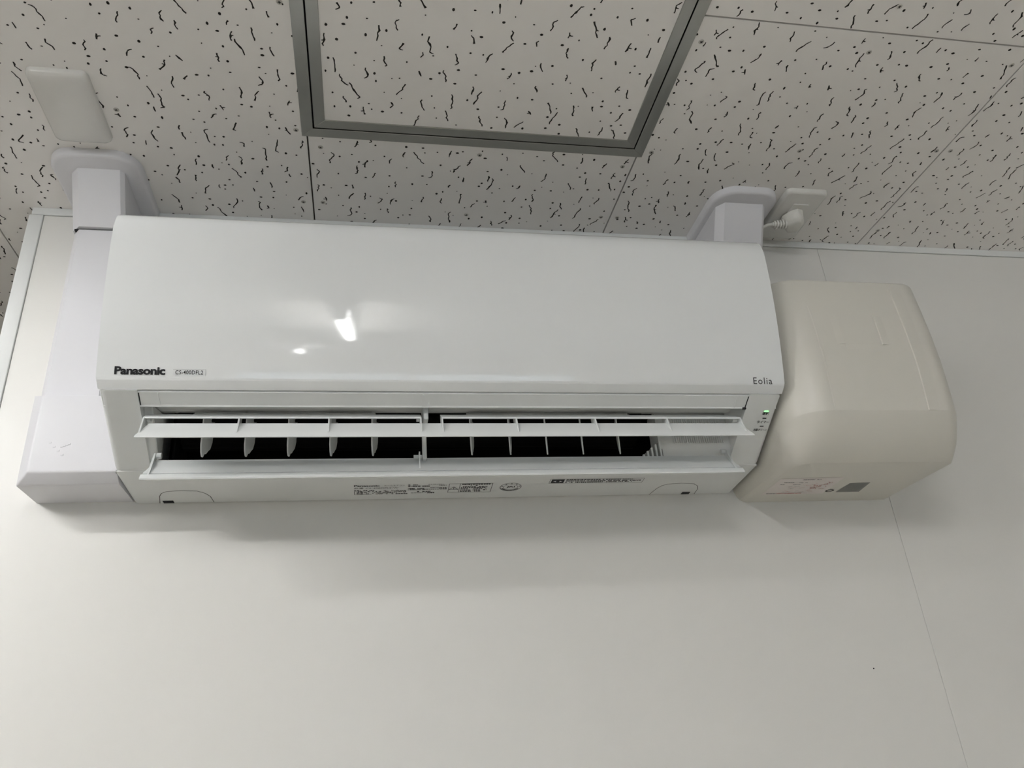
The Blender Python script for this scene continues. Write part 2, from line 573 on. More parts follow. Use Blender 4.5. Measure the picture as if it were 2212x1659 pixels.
# ------------------------------------------------------------------ air conditioner
XL, XR = -0.200, 0.586
ac = thing('air_conditioner', 'white wall-mounted air conditioner with glossy front and open louvre flaps', 'air conditioner', (0.193, 0, -0.443))

def py_(z):
    s = -0.19 - z
    return -0.2242 + 0.03 * s + 0.65 * s * s
outer = [(-0.05, -0.1535), (-0.17, -0.157), (-0.195, -0.1602), (-0.207, -0.1642), (-0.2155, -0.1692), (-0.2205, -0.1745), (-0.2232, -0.182)]
outer += [(py_(-0.19 - i * 0.0059), -0.19 - i * 0.0059) for i in range(31)]
outer += [(-0.1978, -0.3696), (-0.1971, -0.3706), (-0.1883, -0.3771)]
inner = [(-0.1865, -0.3735), (-0.194, -0.350), (-0.212, -0.27), (-0.218, -0.20), (-0.20, -0.167), (-0.05, -0.157)]
prism('front_panel', 'ac', ac, outer + inner, 'x', XL, XR, 0.0016, 2, smooth=24)

def seg_part(name, m, poly, x0, x1, bev=0.0, seg=2, sm=35):
    return prism(name, m, ac, poly, 'x', x0, x1, bev, seg, smooth=sm)
# chassis behind the panel, above the air outlet
seg_part('chassis', 'acm', [(-0.002, -0.158), (-0.19, -0.172), (-0.209, -0.20), (-0.20, -0.30), (-0.186, -0.371), (-0.1860, -0.3790), (-0.1712, -0.3872), (-0.1710, -0.3890),
                            (-0.1694, -0.3890), (-0.1692, -0.3755), (-0.125, -0.3735), (-0.105, -0.3675), (-0.098, -0.36), (-0.085, -0.335), (-0.002, -0.33)], XL + 0.003, XR - 0.003)
# side cheeks with a soft outer edge
OX0, OX1 = -0.1602, 0.5425
cheek = [(-0.02, -0.335), (-0.13, -0.335), (-0.184, -0.3735), (-0.1893, -0.3785), (-0.0985, -0.4333), (-0.0945, -0.4345), (-0.02, -0.425)]
def cheek_part(x_in, x_out):
    bm = bmesh.new()
    add_prism(bm, cheek, None, 'x', x_in, x_out)
    es = [e for e in bm.edges if all(abs(v.co.x - x_out) < 1e-6 for v in e.verts) and min(v.co.z for v in e.verts) < -0.376 and max(v.co.y for v in e.verts) < -0.05]
    bmesh.ops.bevel(bm, geom=es, offset=0.0075, segments=5, affect='EDGES', profile=0.5)
    return bobj('cheek', bm, 'acm', ac, 40)
cheek_part(OX0, XL + 0.0008)
ck = cheek_part(OX1, XR - 0.0008)
# bottom cover
bm = bmesh.new()
add_prism(bm, [(-0.001, -0.4430), (-0.0915, -0.4362), (-0.0943, -0.4354), (-0.095, -0.4338), (-0.086, -0.429), (-0.03, -0.415), (-0.001, -0.410)], None, 'x', XL + 0.0008, XR - 0.0008)
es = [e for e in bm.edges if abs(e.verts[0].co.x - e.verts[1].co.x) < 1e-6 and min(v.co.z for v in e.verts) < -0.433]
bmesh.ops.bevel(bm, geom=es, offset=0.004, segments=3, affect='EDGES', profile=0.5)
cover = bobj('bottom_cover', bm, 'acm', ac, 40)
# dark inside of the air duct and its roller fan
bm = bmesh.new()
add_box(bm, OX0, OX1, -0.0245, -0.022, -0.425, -0.33)
add_box(bm, OX0 + 0.018, OX0 + 0.0205, -0.085, -0.02, -0.432, -0.33)
add_box(bm, OX0, 0.50, -0.086, -0.03, -0.429, -0.4265)
bobj('air_duct_liner', bm, 'black', ac)
bm = bmesh.new()
nb = 28
for i in range(nb):
    a = i * 2 * math.pi / nb
    ca, sa = math.cos(a), math.sin(a)
    cy, cz = -0.066, -0.352
    p = [(cy + 0.040 * ca, cz + 0.040 * sa), (cy + 0.046 * math.cos(a + 0.12), cz + 0.046 * math.sin(a + 0.12)),
         (cy + 0.046 * math.cos(a + 0.17), cz + 0.046 * math.sin(a + 0.17)), (cy + 0.040 * math.cos(a + 0.06), cz + 0.040 * math.sin(a + 0.06))]
    add_prism(bm, p, None, 'x', OX0 + 0.025, 0.43)
bobj('fan_roller', bm, 'black', ac)
# left end wall inside the outlet
prism('duct_end_wall', 'acm', ac, [(-0.158, -0.381), (-0.10, -0.368), (-0.094, -0.372), (-0.094, -0.43), (-0.108, -0.424)], 'x', OX0 - 0.001, OX0 + 0.009, 0.001, 1)
# ribs on the upper lip
def lip_z(y):
    return -0.3790 - (y + 0.1860) * 0.0082 / 0.0148
def lip_strip(name, m, x0, x1, h, ya=-0.1852, yb=-0.1713):
    prism(name, m, ac, [(ya, lip_z(ya) + 0.001), (yb, lip_z(yb) + 0.001), (yb, lip_z(yb) - h), (ya, lip_z(ya) - h)], 'x', x0, x1)
for x in (-0.1402, 0.1437, 0.5275):
    lip_strip('lip_rib', 'acm', x - 0.0008, x + 0.0008, 0.0007)
lip_strip('lip_gap', 'ink', OX1 - 0.0012, OX1 - 0.0002, 0.0004)
lip_strip('lip_gap', 'ink', OX0 + 0.0002, OX0 + 0.0012, 0.0004)
box('lip_clip', 'ink', ac, 0.5380, 0.5424, -0.1722, -0.1700, -0.3902, -0.3880)

# vertical louvres (swing vanes)
LV = (-0.1039, -0.0564, -0.0091, 0.0387, 0.0868, 0.2042, 0.2515, 0.2973, 0.3427, 0.3902)
lp = [(0, -0.369), (0, -0.414), (0.0015, -0.422), (0.004, -0.4268), (0.0062, -0.4268), (0.0085, -0.4215), (0.0125, -0.4205), (0.016, -0.4155), (0.021, -0.4115), (0.0245, -0.402), (0.026, -0.369)]
yaw = 0.27
bm = bmesh.new()
add_prism(bm, [(p[0], p[1]) for p in lp], None, 'x', -0.0009, 0.0009, 0.0003, 1)
for v in bm.verts:
    v.co = Vector((v.co.x + yaw * v.co.y, v.co.y, v.co.z))
lv0 = None
for x in LV:
    if lv0 is None:
        for v in bm.verts:
            v.co += Vector((x, -0.1215, 0))
        lv0 = bobj('louvre_vane', bm, 'acm', ac)
        WL0 = lv0.location.copy()
    else:
        o = lv0.copy()
        COL.objects.link(o)
        o.location = WL0 + Vector((x - LV[0], 0, 0))
# linking bars above the vanes
for a, b in ((-0.1145, 0.0905), (0.2005, 0.4065)):
    bm = bmesh.new()
    add_box(bm, a, b, -0.1285, -0.1235, -0.3815, -0.3785, 0.0005, 1)
    add_box(bm, a, b, -0.1215, -0.1195, -0.3760, -0.3735, 0.0004, 1)
    for q in (0.1, 0.3, 0.78, 0.93):
        c = a + (b - a) * q
        add_box(bm, c - 0.012, c + 0.012, -0.1295, -0.1225, -0.3822, -0.3780, 0.0012, 2)
    bobj('link_bar', bm, 'acm', ac)

# upper flap: main blade, slim blade above it, struts between them
uf = prism('upper_flap', 'flap', ac, [(-0.1805, -0.4288), (-0.1800, -0.4268), (-0.1722, -0.4166), (-0.1640, -0.4060), (-0.1618, -0.4068), (-0.1695, -0.4172), (-0.1785, -0.4288)], 'x', OX0 + 0.001, OX1 - 0.001)
for v in uf.data.vertices:                       # slanted ends: the rear edge is shorter than the front one
    t = (v.co.z - min(q.co.z for q in uf.data.vertices)) / 0.0228
    v.co.x *= 1 - 0.026 * min(max(t - 0.05, 0), 1)
for a, b in ((-0.1563, 0.1425), (0.1652, 0.5355)):
    prism('slim_blade', 'flap', uf, [(-0.1672, -0.4012), (-0.1668, -0.3992), (-0.1510, -0.3893), (-0.1500, -0.3905), (-0.1655, -0.4012)], 'x', a, b, 0.0003, 1)
for x in (-0.1558, -0.0573, 0.0392, 0.1416, 0.1661, 0.2529, 0.3485, 0.4389, 0.5345):
    prism('strut', 'flap', uf, [(-0.1670, -0.3996), (-0.1512, -0.3897), (-0.1540, -0.4040), (-0.1630, -0.4066), (-0.1755, -0.4222), (-0.1765, -0.4216)], 'x', x - 0.0009, x + 0.0009, 0.0003, 1)
bm = bmesh.new()
add_tube(bm, [(-0.1545, -0.1585, -0.3985), (-0.1505, -0.1585, -0.3985)], 0.003, 10)
bobj('pivot_pin', bm, 'flap', uf)
bm = bmesh.new()
add_tube(bm, [(0.5275, -0.1585, -0.3985), (0.5335, -0.1585, -0.3985)], 0.0035, 10)
bobj('pivot_pin', bm, 'flap', uf)
bm = bmesh.new()
add_tube(bm, [(0.1370, -0.1585, -0.3985), (0.1412, -0.1585, -0.3985)], 0.003, 10)
bobj('pivot_pin', bm, 'flap', uf)

# lower flap with its lip and end arms
lf = prism('lower_flap', 'flap', ac, [(-0.1410, -0.4616), (-0.1416, -0.4602), (-0.1386, -0.4550), (-0.1366, -0.4560), (-0.1348, -0.4535), (-0.1358, -0.4528), (-0.1195, -0.4314), (-0.1172, -0.4326), (-0.1370, -0.4612)], 'x', OX0 + 0.001, OX1 - 0.003)
zs = [v.co.z for v in lf.data.vertices]
for v in lf.data.vertices:
    t = (v.co.z - min(zs)) / (max(zs) - min(zs))
    v.co.x *= 1 - 0.030 * min(max(t - 0.2, 0) / 0.8, 1)
for x in (-0.1515, 0.5305):
    prism('end_arm', 'flap', lf, [(-0.1365, -0.4528), (-0.1390, -0.4556), (-0.1300, -0.4390), (-0.1215, -0.4240), (-0.1165, -0.4225), (-0.1140, -0.4262), (-0.1195, -0.4330)], 'x', x - 0.0012, x + 0.0012, 0.0004, 1)
for a, b in ((-0.1500, -0.1450), (0.5240, 0.5300)):
    bm = bmesh.new()
    add_tube(bm, [(a, -0.1190, -0.4262), (b, -0.1190, -0.4262)], 0.0034, 10)
    bobj('pivot_pin', bm, 'flap', lf)
bm = bmesh.new()
add_tube(bm, [(0.1350, -0.1280, -0.4330), (0.1450, -0.1280, -0.4330)], 0.0022, 8)
add_box(bm, 0.1408, 0.1424, -0.1330, -0.1255, -0.4490, -0.4285)
bobj('centre_hook', bm, 'flap', lf)

# centre support of the flaps
bm = bmesh.new()
add_box(bm, 0.1452, 0.1502, -0.1320, -0.1240, -0.4370, -0.3760, 0.0008, 1)
add_box(bm, 0.1452, 0.1512, -0.1590, -0.1300, -0.3990, -0.3800, 0.002, 2)
bobj('centre_support', bm, 'flap', ac)

# light end wall at the right of the outlet, with fine ridges and a ribbed ramp
bm = bmesh.new()
add_prism(bm, [(-0.110, -0.368), (-0.1125, -0.372), (-0.1125, -0.414), (-0.1040, -0.432), (-0.085, -0.432), (-0.085, -0.368)], None, 'x', 0.4455, OX1)
bobj('outlet_end_block', bm, 'acm', ac)
bm = bmesh.new()
for i in range(24):
    x = 0.466 + i * 0.0029
    add_box(bm, x, x + 0.0013, -0.1136, -0.1120, -0.4115, -0.3760)
rd = bobj('fine_ridges', bm, 'acm', ac)
rd['kind'] = 'stuff'
bm = bmesh.new()
v = [bm.verts.new(p) for p in ((0.4130, -0.1105, -0.4345), (0.4500, -0.1105, -0.4060), (0.4500, -0.1105, -0.4345), (0.4180, -0.0800, -0.4345), (0.4500, -0.0800, -0.4060), (0.4500, -0.0800, -0.4345))]
for f in ((0, 1, 2), (3, 5, 4), (0, 3, 4, 1), (1, 4, 5, 2), (0, 2, 5, 3)):
    bm.faces.new([v[i] for i in f])
bobj('outlet_ramp', bm, 'inkl', ac, 0)
for i in range(5):
    x = 0.4225 + i * 0.0058
    z = -0.4345 + (x - 0.4130) * 0.77
    box('ramp_rib', 'acm', ac, x, x + 0.0022, -0.1130, -0.1100, -0.4345, z + 0.0008)

# knock-out tabs of the bottom cover
kb = (0.443 - 0.4362) / 0.0905
def bz(y):
    return -0.443 - kb * y
BU, BV = Vector((1, 0, 0)), Vector((0, -1, kb)).normalized()     # print axes on the underside: right, towards the room
def under(x, y):
    return (x, y, bz(y))
def knockout(x0, x1, notch0, notch1, name='knockout_tab'):
    w_ = x1 - x0
    path = [(0.0, 0.0), (0.004, 0.022), (0.008, 0.031), (0.015, 0.0365), (w_ * 0.5, 0.0385), (w_ - 0.014, 0.0365), (w_ - 0.006, 0.029), (w_ - 0.0015, 0.019), (w_, 0.0)]
    polys = []
    for a, b in zip(path[:-1], path[1:]):
        d = Vector((b[0] - a[0], b[1] - a[1])).normalized()
        nn = (-d.y * 0.0004, d.x * 0.0004)
        polys.append([(a[0] - nn[0], a[1] - nn[1]), (b[0] - nn[0], b[1] - nn[1]), (b[0] + nn[0], b[1] + nn[1]), (a[0] + nn[0], a[1] + nn[1])])
    t = print_mesh(name, 'inkg', ac, polys, under(x0, -0.001), BU, BV)
    t['label'] = 'thin dark outline of a break-out tab'
    print_mesh('finger_notch', 'ink', t, [bar(notch0 - x0, notch1 - x0, 0.0, 0.0085)], under(x0, -0.0008), BU, BV, 0.0004)
knockout(-0.170, -0.1062, -0.1655, -0.1530)
knockout(0.4650, 0.5310, 0.5110, 0.5228)

# rating print on the underside
t = text_mesh('rating_print', 'Panasonic', 'ink', ac, under(0.0658, -0.0432), BU, BV, 0.0315, 0.0048, 0.03)
text_mesh('rating_line', 'ルームエアコン', 'ink', t, under(0.1028, -0.0440), BU, BV, 0.0255, 0.0036)
text_mesh('rating_line', '品番 CS-400DFL2-W', 'ink', t, under(0.0658, -0.0362), BU, BV, 0.055, 0.0042)
rr = random.Random(5)
P1, P2 = [], []
def dashes(lst, u0, u1, v, h, dens=0.75):
    u = u0
    while u < u1:
        l = rr.uniform(0.0008, 0.0032)
        if rr.random() < dens:
            lst.append(bar(u, min(u + l, u1), v, v + h))
        u += l + rr.uniform(0.0003, 0.0009)
dashes(P1, 0.0, 0.0250, 0.0115, 0.0022, 0.8)
dashes(P1, 0.033, 0.0575, 0.0120, 0.0016, 0.6)
for v in (0.0010, 0.0042, 0.0075):
    dashes(P1, 0.003, 0.0190, v, 0.0022, 0.8)
P1 += [bar(0.0, 0.0006, -0.001, 0.0105), bar(0.0, 0.0215, -0.001, -0.0004), bar(0.0, 0.0215, 0.0100, 0.0106)]
for v in (0.0, 0.0028, 0.0056, 0.0084):
    dashes(P2, 0.0225, 0.0490, v, 0.0020, 0.75)
for v in (0.0042, 0.0068, 0.0094):
    dashes(P2, 0.0500, 0.0650, v, 0.0018, 0.8)
dashes(P1, 0.0520, 0.0670, -0.0002, 0.0024, 0.7)
dashes(P1, 0.0670, 0.0790, 0.0268, 0.0024, 0.9)
dashes(P1, 0.0670, 0.0950, 0.0225, 0.0028, 0.8)
dashes(P2, 0.0920, 0.1120, 0.0290, 0.0012, 0.9)
dashes(P1, 0.1060, 0.1155, 0.0252, 0.0018, 0.7)
dashes(P2, 0.0950, 0.1165, 0.0180, 0.0014, 0.9)
for v in (0.0118, 0.0143, 0.0165):
    dashes(P1, 0.0670, 0.0880, v, 0.0018, 0.9)
dashes(P2, 0.0880, 0.1165, 0.0128, 0.0016, 0.9)
dashes(P2, 0.1065, 0.1165, 0.0155, 0.0022, 0.95)
dashes(P1, 0.0790, 0.0965, 0.0058, 0.0026, 0.7)
dashes(P1, 0.0715, 0.1020, 0.0018, 0.0012, 0.95)
dashes(P1, 0.0925, 0.1015, 0.0005, 0.0036, 0.9)
print_mesh('rating_line', 'ink', t, P1, under(0.0658, -0.0185), BU, BV)
print_mesh('rating_line', 'inkg', t, P2, under(0.0658, -0.0185), BU, BV)
# warning box with its triangle
wp = frame_bars(0, 0.0562, 0, 0.0285, 0.0006) + [bar(0.0138, 0.0144, 0, 0.0285)]
tri = [(0.0012, 0.0098), (0.0069, 0.0182), (0.0126, 0.0098)]
for a, b in zip(tri, tri[1:] + tri[:1]):
    d = Vector((b[0] - a[0], b[1] - a[1])).normalized()
    nn = (-d.y * 0.0004, d.x * 0.0004)
    wp.append([(a[0] - nn[0], a[1] - nn[1]), (b[0] - nn[0], b[1] - nn[1]), (b[0] + nn[0], b[1] + nn[1]), (a[0] + nn[0], a[1] + nn[1])])
wp.append(bar(0.0064, 0.0074, 0.0122, 0.0160))
wp.append(bar(0.0064, 0.0074, 0.0106, 0.0114))
dashes(wp, 0.0165, 0.0530, 0.0245, 0.0030, 0.92)
dashes(wp, 0.0280, 0.0390, 0.0208, 0.0024, 0.7)
for v in (0.0022, 0.0062, 0.0100, 0.0138, 0.0174):
    dashes(wp, 0.0160, 0.0500 if v > 0.003 else 0.043, v, 0.0025, 0.88)
print_mesh('warning_print', 'ink', ac, wp, under(0.1843, -0.0203), BU, BV)
# oval mark
ov_ = []
def ring2(a, b, t_, n=36):
    q = []
    for i in range(n):
        t0, t1 = 2 * math.pi * i / n, 2 * math.pi * (i + 1) / n
        q.append([((a - t_) * math.cos(t0), (b - t_) * math.sin(t0)), (a * math.cos(t0), b * math.sin(t0)), (a * math.cos(t1), b * math.sin(t1)), ((a - t_) * math.cos(t1), (b - t_) * math.sin(t1))])
    return q
ov_ += ring2(0.0142, 0.0132, 0.0008) + ring2(0.0098, 0.0080, 0.0006)
for an in list(range(-155, -20, 9)):
    a = math.radians(an)
    ov_.append([(0.0105 * math.cos(a - 0.07), 0.0092 * math.sin(a - 0.07)), (0.0105 * math.cos(a + 0.07), 0.0092 * math.sin(a + 0.07)), (0.0128 * math.cos(a + 0.06), 0.0117 * math.sin(a + 0.06)), (0.0128 * math.cos(a - 0.06), 0.0117 * math.sin(a - 0.06))])
for an in (15, 55, 90, 125, 165):
    a = math.radians(an)
    cx, cy = 0.0118 * math.cos(a), 0.0106 * math.sin(a)
    star = []
    for k in range(10):
        rr_ = 0.0018 if k % 2 == 0 else 0.0008
        star.append((cx + rr_ * math.sin(k * math.pi / 5), cy + rr_ * math.cos(k * math.pi / 5)))
    ov_.append(star)
om = print_mesh('oval_mark', 'inkg', ac, ov_, under(0.2652, -0.0352), BU, BV)
text_mesh('oval_letters', 'JRI', 'ink', om, under(0.2598, -0.0322), BU, BV, 0.0108, 0.0066, 0.02)
# long notice with a dark symbol at its left
rp = frame_bars(0, 0.1270, 0, 0.0138, 0.0005) + [bar(0.0022, 0.0192, 0.0012, 0.0126)]
for v in (0.0020, 0.0060, 0.0098):
    dashes(rp, 0.0215, 0.1235 if v in (0.0060,) else 0.1120, v, 0.0026, 0.86)
nm = print_mesh('notice_print', 'ink', ac, rp, under(0.3139, -0.0448), BU, BV)
print_mesh('notice_symbol', 'clear', nm, [[(0.0045, 0.0070), (0.0088, 0.0048), (0.0082, 0.0070), (0.0088, 0.0092)], [(0.0170, 0.0070), (0.0127, 0.0092), (0.0133, 0.0070), (0.0127, 0.0048)]], under(0.3139, -0.0448), BU, BV, 0.0005)

# lettering on the front panel
def panel_axes(z):
    k = -(0.03 + 1.3 * (-0.19 - z))              # dy/dz of the panel
    return Vector((1, 0, 0)), Vector((0, k, 1)).normalized()
def on_panel(x, z):
    return (x, py_(z), z)
u_, v_ = panel_axes(-0.3603)
lg = text_mesh('brand_lettering', 'Panasonic', 'ink', ac, on_panel(-0.1820, -0.3650), u_, v_, 0.0508, 0.0090, 0.040, eps=0.0005, space=0.95)
st = print_mesh('model_sticker', 'clear', ac, [bar(0, 0.0333, 0, 0.0066)], on_panel(-0.1236, -0.3651), u_, v_, 0.0003)
text_mesh('model_lettering', 'CS-400DFL2', 'ink', st, on_panel(-0.1211, -0.3642), u_, v_, 0.0281, 0.0045, 0.008, eps=0.0006, space=1.1)
print_mesh('sticker_rim', 'inkl', st, [bar(0, 0.0333, 0.0064, 0.0066), bar(0.0331, 0.0333, 0, 0.0066)], on_panel(-0.1236, -0.3651), u_, v_, 0.0004)
el = text_mesh('series_lettering', 'Eolia', 'inkg', ac, on_panel(0.5446, -0.3688), u_, v_, 0.0248, 0.0083, 0.0, eps=0.0005, space=1.15)

# indicator lamps and their captions on the right cheek
cu, cv = Vector((1, 0, 0)), Vector((0, -0.0908, 0.0548)).normalized()
def on_cheek(x, y):
    return (x, y, -0.3785 - (y + 0.1893) * 0.0548 / 0.0908)
lamp = print_mesh('run_lamp', 'led', ac, [bar(0, 0.0058, 0, 0.0018)], on_cheek(0.5682, -0.1672), cu, cv, 0.0003)
lamp['label'] = 'small lit green run lamp'
text_mesh('caption', '運転', 'ink', ac, on_cheek(0.5665, -0.1632), cu, cv, 0.0090, 0.0044, 0.02)
print_mesh('timer_lamp', 'ink', ac, [bar(0, 0.0052, 0, 0.0015)], on_cheek(0.5688, -0.1583), cu, cv, 0.0003)
text_mesh('caption', 'タイマー', 'ink', ac, on_cheek(0.5634, -0.1522), cu, cv, 0.0158, 0.0040, 0.012)
print_mesh('clean_lamp', 'ink', ac, [bar(0, 0.0052, 0, 0.0015)], on_cheek(0.5686, -0.1478), cu, cv, 0.0003)
text_mesh('caption', '内部クリーン', 'ink', ac, on_cheek(0.5620, -0.1418), cu, cv, 0.0178, 0.0040, 0.012)

# ------------------------------------------------------------------ pipe covers at the left
tr = thing('pipe_trunk_cover', 'white vertical pipe cover trunk on the wall left of the air conditioner', 'pipe cover', (-0.275, 0, -0.335))
prism('trunk_shell', 'duct', tr, [(-0.3085, -0.0002), (-0.3085, -0.052), (-0.3005, -0.0625), (-0.2405, -0.0625), (-0.2330, -0.052), (-0.2330, -0.0002)], 'z', -0.3272, -0.0795, 0.0006, 1)
ec = thing('pipe_elbow_cover', 'white box-shaped pipe elbow cover with slanted edges at the lower left of the air conditioner', 'pipe cover', (-0.256, 0, -0.44))
bm = bmesh.new()
E0, E1, EB, ET, EF = -0.3105, -0.2012, -0.4402, -0.3270, -0.0800
V8 = [  # wall outline, mid outline, front outline (left, right, bottom, top)
    [(E0, -0.0002, EB), (E1, -0.0002, EB), (E1, -0.0002, ET), (E0, -0.0002, ET)],
    [(E0, -0.0655, EB), (E1, -0.0655, EB), (E1, -0.0655, ET), (E0, -0.0655, ET)],
    [(E0 + 0.0145, EF, EB + 0.0105), (E1, EF, EB + 0.0105), (E1, EF, ET - 0.007), (E0 + 0.0145, EF, ET - 0.007)]]
Rg = [[bm.verts.new(p) for p in q] for q in V8]
for i in range(2):
    for k in range(4):
        bm.faces.new((Rg[i][k], Rg[i][(k + 1) % 4], Rg[i + 1][(k + 1) % 4], Rg[i + 1][k]))
bm.faces.new(Rg[0])
bm.faces.new(list(reversed(Rg[2])))
bmesh.ops.recalc_face_normals(bm, faces=bm.faces)
es = [e for e in bm.edges if max(v.co.y for v in e.verts) < -0.05 and max(v.co.x for v in e.verts) < E1 - 0.001 or (e.verts[0].co.y < -0.05 and e.verts[1].co.y < -0.05 and max(v.co.z for v in e.verts) < -0.40)]
bmesh.ops.bevel(bm, geom=list(set(es)), offset=0.0022, segments=3, affect='EDGES', profile=0.5)
bobj('elbow_shell', bm, 'duct', ec, 30)
mk = []
for (a, b) in (((0.0, 0.018), (0.018, 0.0)), ((0.013, 0.013), (0.022, 0.017))):
    d = Vector((b[0] - a[0], b[1] - a[1]))
    for i in range(4):
        p = Vector(a) + d * (i / 3.6)
        mk.append((p.x, p.y))
bm = bmesh.new()
for (a, b) in mk:
    add_box(bm, -0.279 + a, -0.279 + a + 0.0028, EF - 0.0003, EF + 0.0005, -0.413 + b, -0.413 + b + 0.0022, 0.0002, 1)
bobj('embossed_mark', bm, 'duct', ec)

# bend covers between wall and ceiling, with their flanges
def bend_cover(x0, x1, left_bev, fx0, fx1, label, r0, r1):
    t = thing('pipe_bend_cover', label, 'pipe cover', ((x0 + x1) / 2, 0, -0.078))
    bm = bmesh.new()
    c = 0.011
    top = [(x0, 0.0), (x0, -0.094), (x0 + c, -0.106), (x1 - 0.005, -0.106), (x1, -0.101), (x1, 0.0)]
    bot = [(x0, 0.0), (x0, -0.054), (x0 + c, -0.0665), (x1 - 0.005, -0.0665), (x1, -0.0615), (x1, 0.0)]
    A = [bm.verts.new((p[0], p[1] if p[1] else -0.003, -0.0119)) for p in top]
    B = [bm.verts.new((p[0], p[1] if p[1] else -0.003, -0.0775)) for p in bot]
    n = len(A)
    for i in range(n):
        bm.faces.new((A[i], A[(i + 1) % n], B[(i + 1) % n], B[i]))
    bm.faces.new(A)
    bm.faces.new(list(reversed(B)))
    bobj('bend_shell', bm, 'duct', t, 30)
    # flange on the ceiling
    ra, rb = r0, r1
    out = [(fx1, -0.003)] + [(fx0, -0.003)]
    out += list(reversed(arc(fx0 + ra, -0.1315 + ra, ra, 180, 270, 8)))[::-1]
    out += arc(fx1 - rb, -0.1315 + rb, rb, 270, 360, 8)
    cx, cy = (fx0 + fx1) / 2, -0.06
    rings = []
    for z, s in ((-0.0001, 0.0), (-0.0085, 0.0006), (-0.0108, 0.0022), (-0.0118, 0.0048)):
        rings.append([(x + (s if x < cx else -s), y + (s if y < -0.02 else 0), z) for x, y in out])
    loft('flange', 'duct', t, rings, 50)
    return t
bc = bend_cover(-0.3105, -0.2425, True, -0.3345, -0.2205, 'white slanted pipe bend cover under the ceiling at the far left, above the wall trunk', 0.032, 0.034)
rb_ = bend_cover(0.6085, 0.6870, True, 0.5975, 0.7040, 'white slanted pipe bend cover under the ceiling beside the power outlet', 0.036, 0.028)
bm = bmesh.new()
add_tube(bm, [(0.640, -0.030, -0.0770), (0.640, -0.030, -0.2150)], 0.011, 12)
bobj('drain_hose', bm, 'duct', rb_)
box('joint_gap', 'ink', tr, -0.3070, -0.2350, -0.0600, -0.004, -0.0796, -0.0776)

# ------------------------------------------------------------------ blank plate and outlet on the ceiling
bp_ = thing('blank_plate', 'glossy white blank cover plate on the ceiling at the upper left', 'cover plate', (-0.279, -0.206, 0))
rings = []
for z, s, r in ((-0.0001, 0.0, 0.008), (-0.0045, 0.0004, 0.008), (-0.0072, 0.0016, 0.0085), (-0.0090, 0.0045, 0.009), (-0.0100, 0.010, 0.010), (-0.0106, 0.018, 0.010)):
    rings.append([(x, y, z) for x, y in round_rect(-0.3130 + s, -0.2450 - s, -0.2640 + s, -0.1490 - s, r)])
loft('plate_body', 'plate', bp_, rings, 60)
ol = thing('power_outlet', 'white power outlet plate on the ceiling above the beige box', 'outlet', (0.745, -0.074, 0))
rings = []
for z, s, r in ((-0.0001, 0.0, 0.008), (-0.0050, 0.0004, 0.008), (-0.0074, 0.0016, 0.0085), (-0.0083, 0.0040, 0.009)):
    rings.append([(x, y, z) for x, y in round_rect(0.7120 + s, 0.7815 - s, -0.1340 + s, -0.0160 - s, r)])
loft('plate_body', 'plate', ol, rings, 60)
prism('socket_insert', 'plate', ol, round_rect(0.7345, 0.7605, -0.1075, -0.0420, 0.0015, 3), 'z', -0.0102, -0.0080, 0.0004, 1)
pg = thing('power_plug', 'pale plug with ribbed cord sleeve in the ceiling outlet', 'plug', (0.748, -0.075, -0.01))
bm = bmesh.new()
secs = []
for z, s in ((-0.0103, 0.0), (-0.014, 0.0), (-0.022, 0.001), (-0.0275, 0.0035), (-0.0300, 0.0075)):
    out = [(0.7325, -0.0860), (0.7370, -0.0930), (0.7450, -0.0985), (0.7540, -0.0965), (0.7590, -0.0885), (0.7620, -0.0840), (0.7620, -0.0640), (0.7560, -0.0560), (0.7440, -0.0550), (0.7350, -0.0640), (0.7300, -0.0690), (0.7290, -0.0790)]
    cx, cy = 0.747, -0.076
    f = 1 - s / 0.018
    secs.append([(cx + (x - cx) * f, cy + (y - cy) * f, z) for x, y in out])
loft('plug_body', 'plug', pg, secs, 45)
bm = bmesh.new()
add_tube(bm, [(0.7360, -0.0755, -0.0225), (0.7250, -0.0735, -0.0225), (0.7120, -0.0715, -0.0222)], [0.0048, 0.0042, 0.0036], 12)
bobj('cord_sleeve', bm, 'plug', pg)
for i in range(5):
    x = 0.7145 + i * 0.0042
    bm = bmesh.new()
    r = 0.0058 + i * 0.00045
    add_tube(bm, [(x, -0.0715 - (x - 0.712) * 0.16, -0.0223), (x + 0.0024, -0.0715 - (x - 0.7096) * 0.16, -0.0223)], r, 12)
    bobj('sleeve_rib', bm, 'plug', pg)
bm = bmesh.new()
add_tube(bm, [(0.7130, -0.0716, -0.0222), (0.7050, -0.0700, -0.0225), (0.6960, -0.0640, -0.0250), (0.6930, -0.0480, -0.0350), (0.6925, -0.0300, -0.0600), (0.6920, -0.0150, -0.1000), (0.6700, -0.0110, -0.1480), (0.5700, -0.0100, -0.1500)], 0.0027, 8)
bobj('cord', bm, 'plug', pg)

